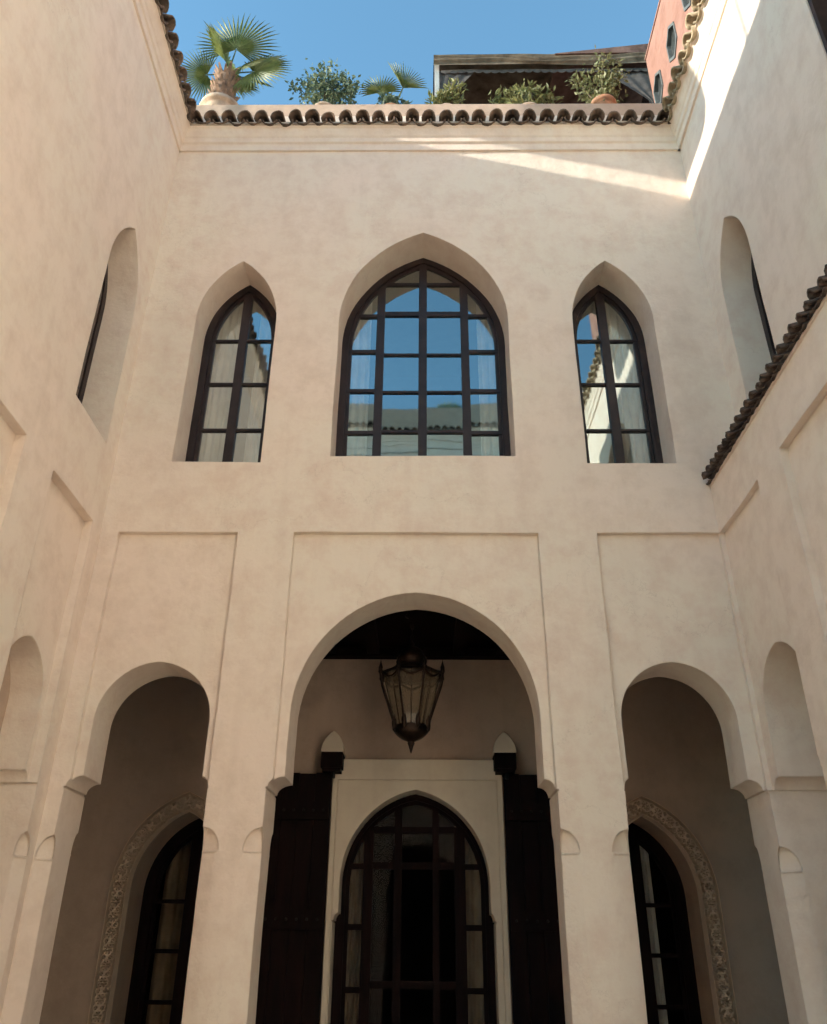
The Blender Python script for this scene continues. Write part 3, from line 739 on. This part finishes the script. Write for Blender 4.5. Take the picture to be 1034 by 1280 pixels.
# sagging front fascia and rolled canvas
fa = MB(); vs = []; K = 60; Q = 13
for i in range(K + 1):
    x = X0 - .04 + (X1 - X0 + .08) * i / K; s = sag(x)
    for q in range(Q):
        v = q / (Q - 1); dz = .03 - .20 * v + s * .5 * math.sin(math.pi * v)
        dy = -.075 - .03 * math.sin(math.pi * v) - .014 * math.sin(v * 19 + 1.7 * math.sin(2.3 * x) + .6 * x)
        vs.append((x, Y0 + dy, 11.37 + .03 * i / K + dz))
fa.add(vs, [(i * Q + k, i * Q + k + 1, (i + 1) * Q + k + 1, (i + 1) * Q + k) for i in range(K) for k in range(Q - 1)]).build('fascia', CANVAS, pv, True, fix=False)
va = MB(); vs = []; K = 25
for i in range(K):   # scallops
    for q in range(7):
        t = q / 6; x = X0 + .05 + (X1 - X0 - .1) * (i + t) / K
        zt = 11.19 + .02 * (x - X0) / 2.6; zb = 11.15 + .02 * (x - X0) / 2.6 - .028 * math.sin(math.pi * t) ** .6
        vs += [(x, Y0 - .03 + .004 * math.sin(9 * x), zt), (x, Y0 - .03 + .004 * math.sin(9 * x), zb)]
va.add(vs, [(2 * k, 2 * k + 1, 2 * k + 3, 2 * k + 2) for k in range(len(vs) // 2 - 1)]).build('valance', NET, pv, fix=False)
for s, xa in ((1, X0 + .03), (-1, X1 - .02)):   # tied side curtains
    m = MB(); vs = []; nn = 14; wd = .45 if s > 0 else .62
    for j in range(nn + 1):
        v = j / nn; z = 11.19 - 1.0 * v; wj = wd * max(.16, 1 - v * 1.5)
        for i in range(17):
            u = i / 16; vs.append((xa + s * wj * u, Y0 - .01 + .006 * math.sin(u * 17 + v * 2), z + .012 * math.sin(u * 9)))
    m.add(vs, [(j * 17 + i, j * 17 + i + 1, (j + 1) * 17 + i + 1, (j + 1) * 17 + i) for j in range(nn) for i in range(16)]).build('side_curtain', NET, pv, True, fix=False)
m = MB(); vs = []; K = 160   # pleated dark backdrop
for i in range(K + 1):
    x = X0 - .0 + (X1 - X0) * i / K
    for z in (8.26, 11.34): vs.append((x, Y1 - .6 + .03 * math.sin(i * 1.26), z))
m.add(vs, [(2 * i, 2 * i + 2, 2 * i + 3, 2 * i + 1) for i in range(K)]).build('backdrop', DARKC, pv, True, fix=False)
MB().box(X0 - .0, X0 + .012, Y0 + .05, Y1 - .6, 8.26, 11.33).build('side_cloth', DARKC, pv); MB().box(X1, X1 + .012, Y0 + .05, Y1 - .6, 8.26, 11.33).build('side_cloth', DARKC, pv)
MB().add([(1.6, 6.39, 11.385), (2.95, 6.39, 11.60), (2.95, 8.4, 12.0), (1.6, 8.4, 11.6), (1.6, 6.39, 11.375), (2.95, 6.39, 11.41), (2.95, 8.4, 11.7), (1.7, 8.4, 11.5)],
         [(0, 1, 2, 3), (4, 7, 6, 5), (0, 4, 5, 1), (2, 6, 7, 3), (0, 3, 7, 4), (1, 5, 6, 2)]).build('upper_canvas', CANVR, pv)

# unseen canvas panels on a rail, added to cast shade on the courtyard's top
SX = -3.0
t = thing('shade_caster', 'unseen canvas panels added on the left terrace to cast shade', 'screen', (SX, 3.2, 8.24))
for y in (4.92, 2.38, 1.2): MB().tube([(SX - .03, y, 8.24), (SX - .03, y, 10.42)], .022, 8).build('post', WHITEP, t)
MB().tube([(SX - .03, 1.15, 10.38), (SX - .03, 5.0, 10.38)], .02, 8).build('rail', WHITEP, t)
for y0, y1 in ((3.14, 4.30), (1.50, 2.33)):
    po = []; r = .22; z0, z1 = 8.965, 10.37
    for cx, cz, a0 in ((y1 - r, z0 + r, -90), (y1 - .03, z1 - .03, 0), (y0 + .03, z1 - .03, 90), (y0 + r, z0 + r, 180)):
        for i in range(7): a = R(a0 + 15 * i); rr = r if cz < 9.5 else .03; po.append((cx + rr * math.cos(a), cz + rr * math.sin(a)))
    MB().prism(po, fright(SX), 0, .012).build('canvas', CANVAS, t)

# ================================================================== PLANTS
def pot(parent, c, r, h, m, nm='pot'):
    return MB().lathe([(.0, 0), (r * .68, 0), (r * .72, h * .1), (r * .92, h * .7), (r * .94, h * .8), (r * 1.05, h * .82), (r * 1.08, h * .9), (r * 1.05, h), (r * .92, h), (r * .9, h * .86), (0, h * .86)], c, 24).build(nm, m, parent, True)
def fan_leaf(parent, base, tip_dir, normal, pet, rad, nblade=36, spread=155, droop=.15, m=PALM, nm='leaf'):
    """palmate leaf: petiole and folded blades joined near the hub, free at the tips"""
    b, d = Vector(base), Vector(tip_dir).normalized(); n = Vector(normal); n = (n - d * n.dot(d)).normalized(); s = d.cross(n)
    hub = b + d * pet; mb = MB()
    mb.tube([b, b + d * pet * .5 + n * .01, hub], [.012, .008, .006], 5)
    half = R(spread) ; pw = half * 2 / nblade
    for i in range(nblade):
        a = -half + pw * (i + .5); L = rad * (.72 + .28 * math.cos(a * .62)) * random.uniform(.92, 1.05)
        dr = d * math.cos(a) + s * math.sin(a); pe = -d * math.sin(a) + s * math.cos(a)
        prev = None; dz = Vector((0, 0, -1)); fold = .012
        for k, t in enumerate((.02, .3, .55, .78, 1.0)):
            wd = [.003, L * .3 * math.tan(pw / 2) * 1.02, L * .5 * math.tan(pw / 2) * .9, L * .5 * math.tan(pw / 2) * .42, .0008][k]
            c = hub + dr * L * t + dz * droop * L * t * t + n * (.03 * t * (1 - t))
            cur = (c - pe * wd, c + n * fold * (1 if k < 4 else 0) * min(1, t * 3), c + pe * wd)
            if prev: mb.add([*prev, *cur], [(0, 1, 4, 3), (1, 2, 5, 4)])
            prev = cur
    return mb.build(nm, m, parent, fix=False)
def toward(p): return (Vector((0, 0, 1.6)) - Vector(p)).normalized()
pc = Vector((-2.06, 5.50, 8.79))
pm = thing('potted_palm', 'fan palm in a round clay pot beside the left eave', 'palm', pc)
pot(pm, pc, .20, .32, POTP)
MB().lathe([(.09, 0), (.11, .15), (.12, .38), (.105, .58), (.05, .70), (0, .72)], (pc.x, pc.y, pc.z + .22), 14).build('trunk', BARK, pm, True)
tk = MB()
for i in range(70):      # old leaf bases
    a = i * 2.4; zz = .28 + .60 * (i / 70); r = .12 * (1 - .3 * (i / 70))
    p = pc + Vector((r * math.cos(a), r * math.sin(a), zz)); q = p + Vector((.055 * math.cos(a), .055 * math.sin(a), .10))
    s = Vector((-math.sin(a), math.cos(a), 0)) * .022
    tk.add([p - s, p + s, q + s * .4, q - s * .4, p - s + Vector((0, 0, .02)) , p + s + Vector((0, 0, .02))], [(0, 1, 2, 3), (4, 3, 2, 5)])
tk.build('leaf_base', BARK, pm, fix=False)
top = pc + Vector((.02, -.02, .86))
for d, n, pt, rd_ in (((.18, -.2, 1), (0, -1, -.1), .34, .52), ((1.0, -.2, -.10), (.1, -1, .1), .28, .44), ((-1, -.1, -.12), (.1, -.9, -.5), .22, .34),
                      ((-.22, .0, 1), (1, -.35, .3), .22, .46), ((.45, .7, .8), (.3, -.6, .7), .24, .36), ((-.1, .9, .6), (0, -.6, .8), .24, .34),
                      ((.75, -.1, .45), (-.2, -.9, .5), .16, .30)):
    fan_leaf(pm, top, d, n, pt, rd_, spread=125, droop=.10)

def leaf_cloud(parent, cen, rad, n, size, m, elong=2.2, nm='foliage', shape=None, up=0, clump=14):
    mb = MB(); c = Vector(cen)
    cl = []
    while len(cl) < clump:
        p = Vector((random.uniform(-1, 1), random.uniform(-1, 1), random.uniform(-1, 1)))
        if p.length < 1: cl.append(p * (.55 + .45 * random.random()))
    for i in range(n):
        q = random.choice(cl); p = q + Vector((random.gauss(0, .17), random.gauss(0, .17), random.gauss(0, .17)))
        P = c + Vector((p.x * rad[0], p.y * rad[1], p.z * rad[2]))
        d = Vector((random.gauss(0, 1), random.gauss(0, 1), random.gauss(0, .8) + up)).normalized(); nn = d.orthogonal().normalized()
        nn = Matrix.Rotation(random.uniform(0, 6.28), 3, d) @ nn; s = d.cross(nn); z = size * random.uniform(.6, 1.3)
        mb.add([P, P + d * z * .5 + s * z / elong / 2 + nn * z * .06, P + d * z, P + d * z * .5 - s * z / elong / 2 + nn * z * .06], [(0, 1, 2, 3)])
    return mb.build(nm, m, parent, fix=False), cl
def shrub(name, label, c, rad, n, size, m, potspec, elong=2.2, up=0, clump=14, lift=.0):
    t = thing(name, label, 'plant', c, 'potted plants on the parapet'); c = Vector(c)
    pr_, ph, pmx = potspec; pot(t, c, pr_, ph, pmx)
    cc = c + Vector((0, 0, ph + rad[2] * .8 + lift)); _, cl = leaf_cloud(t, cc, rad, n, size, m, elong, up=up, clump=clump)
    st = MB(); b0 = c + Vector((0, 0, ph * .8))
    for q in cl[:9]:
        e = cc + Vector((q.x * rad[0], q.y * rad[1], q.z * rad[2])); mid = (b0 + e) / 2 + Vector((random.uniform(-.03, .03), 0, .03))
        st.tube([b0, mid, e], [.011, .007, .003], 5)
    st.build('stem', STEM, t); return t
PZ = 8.79
shrub('potted_shrub', 'airy blue green shrub in a clay pot, centre left of the parapet', (-1.0, 5.44, PZ), (.37, .22, .37), 1400, .055, LEAFB, (.12, .21, POTP), 2.0, clump=30, lift=.03)
t2 = shrub('potted_shrub', 'dark low shrub under two small fan palm leaves', (-.33, 5.44, PZ), (.23, .15, .13), 420, .06, LEAFB, (.11, .2, POT), 2.4, clump=12)
fan_leaf(t2, (-.42, 5.41, PZ + .36), (-.15, -.1, 1), (0, -1, -.1), .10, .26, 24, 100, .02)
fan_leaf(t2, (-.27, 5.41, PZ + .36), (.32, -.1, 1), (.5, -.9, .2), .17, .32, 20, 55, .02)
shrub('potted_succulent', 'yellow green succulent in a pale pot beside the pavilion post', (.22, 5.44, PZ), (.25, .15, .14), 620, .075, LEAFY, (.11, .19, POTP), 3.2, up=.9, clump=14, lift=.05)
shrub('potted_succulent', 'spreading yellow green succulent in front of the dark pavilion', (1.03, 5.44, PZ), (.32, .16, .18), 800, .08, LEAFY, (.12, .19, POTP), 3.2, up=.9, clump=18, lift=.05)
shrub('potted_bush', 'tall leggy olive bush in an orange pot near the red wall', (1.78, 5.44, PZ), (.28, .18, .42), 800, .06, LEAFO, (.125, .30, POT), 2.2, clump=24, lift=-.02)
# palm on the opposite roof, mirrored in the large window
op = thing('roof_palm', 'palm fronds above the mirrored parapet in the large upper window', 'palm', (.5, -5, 11.9))
MB().tube([(.5, -5, 11.2), (.5, -5, 12.25)], .07, 8).build('trunk', BARK, op)
for i in range(7):
    a = R(20 + i * 24); fan_leaf(op, (.5, -5, 12.25), (math.cos(a), .1, math.sin(a)), (0, 1, .1), .2, .4, 9, 50, .1)
for i, zz in enumerate((10.60, 10.74)):
    c_ = MB().tube([(-2.2 + 4.4 * k / 24, -3.985, zz + (.05 if i else -.03) * math.sin(math.pi * k / 24) + .04 * (k / 24 if i else 0)) for k in range(25)], .007, 5).build('cable', IRON)
    tag(c_, ['lower', 'upper'][i] + ' thin dark cable mirrored in the bottom panes of the large window', 'cable', 'cables along the opposite wall')
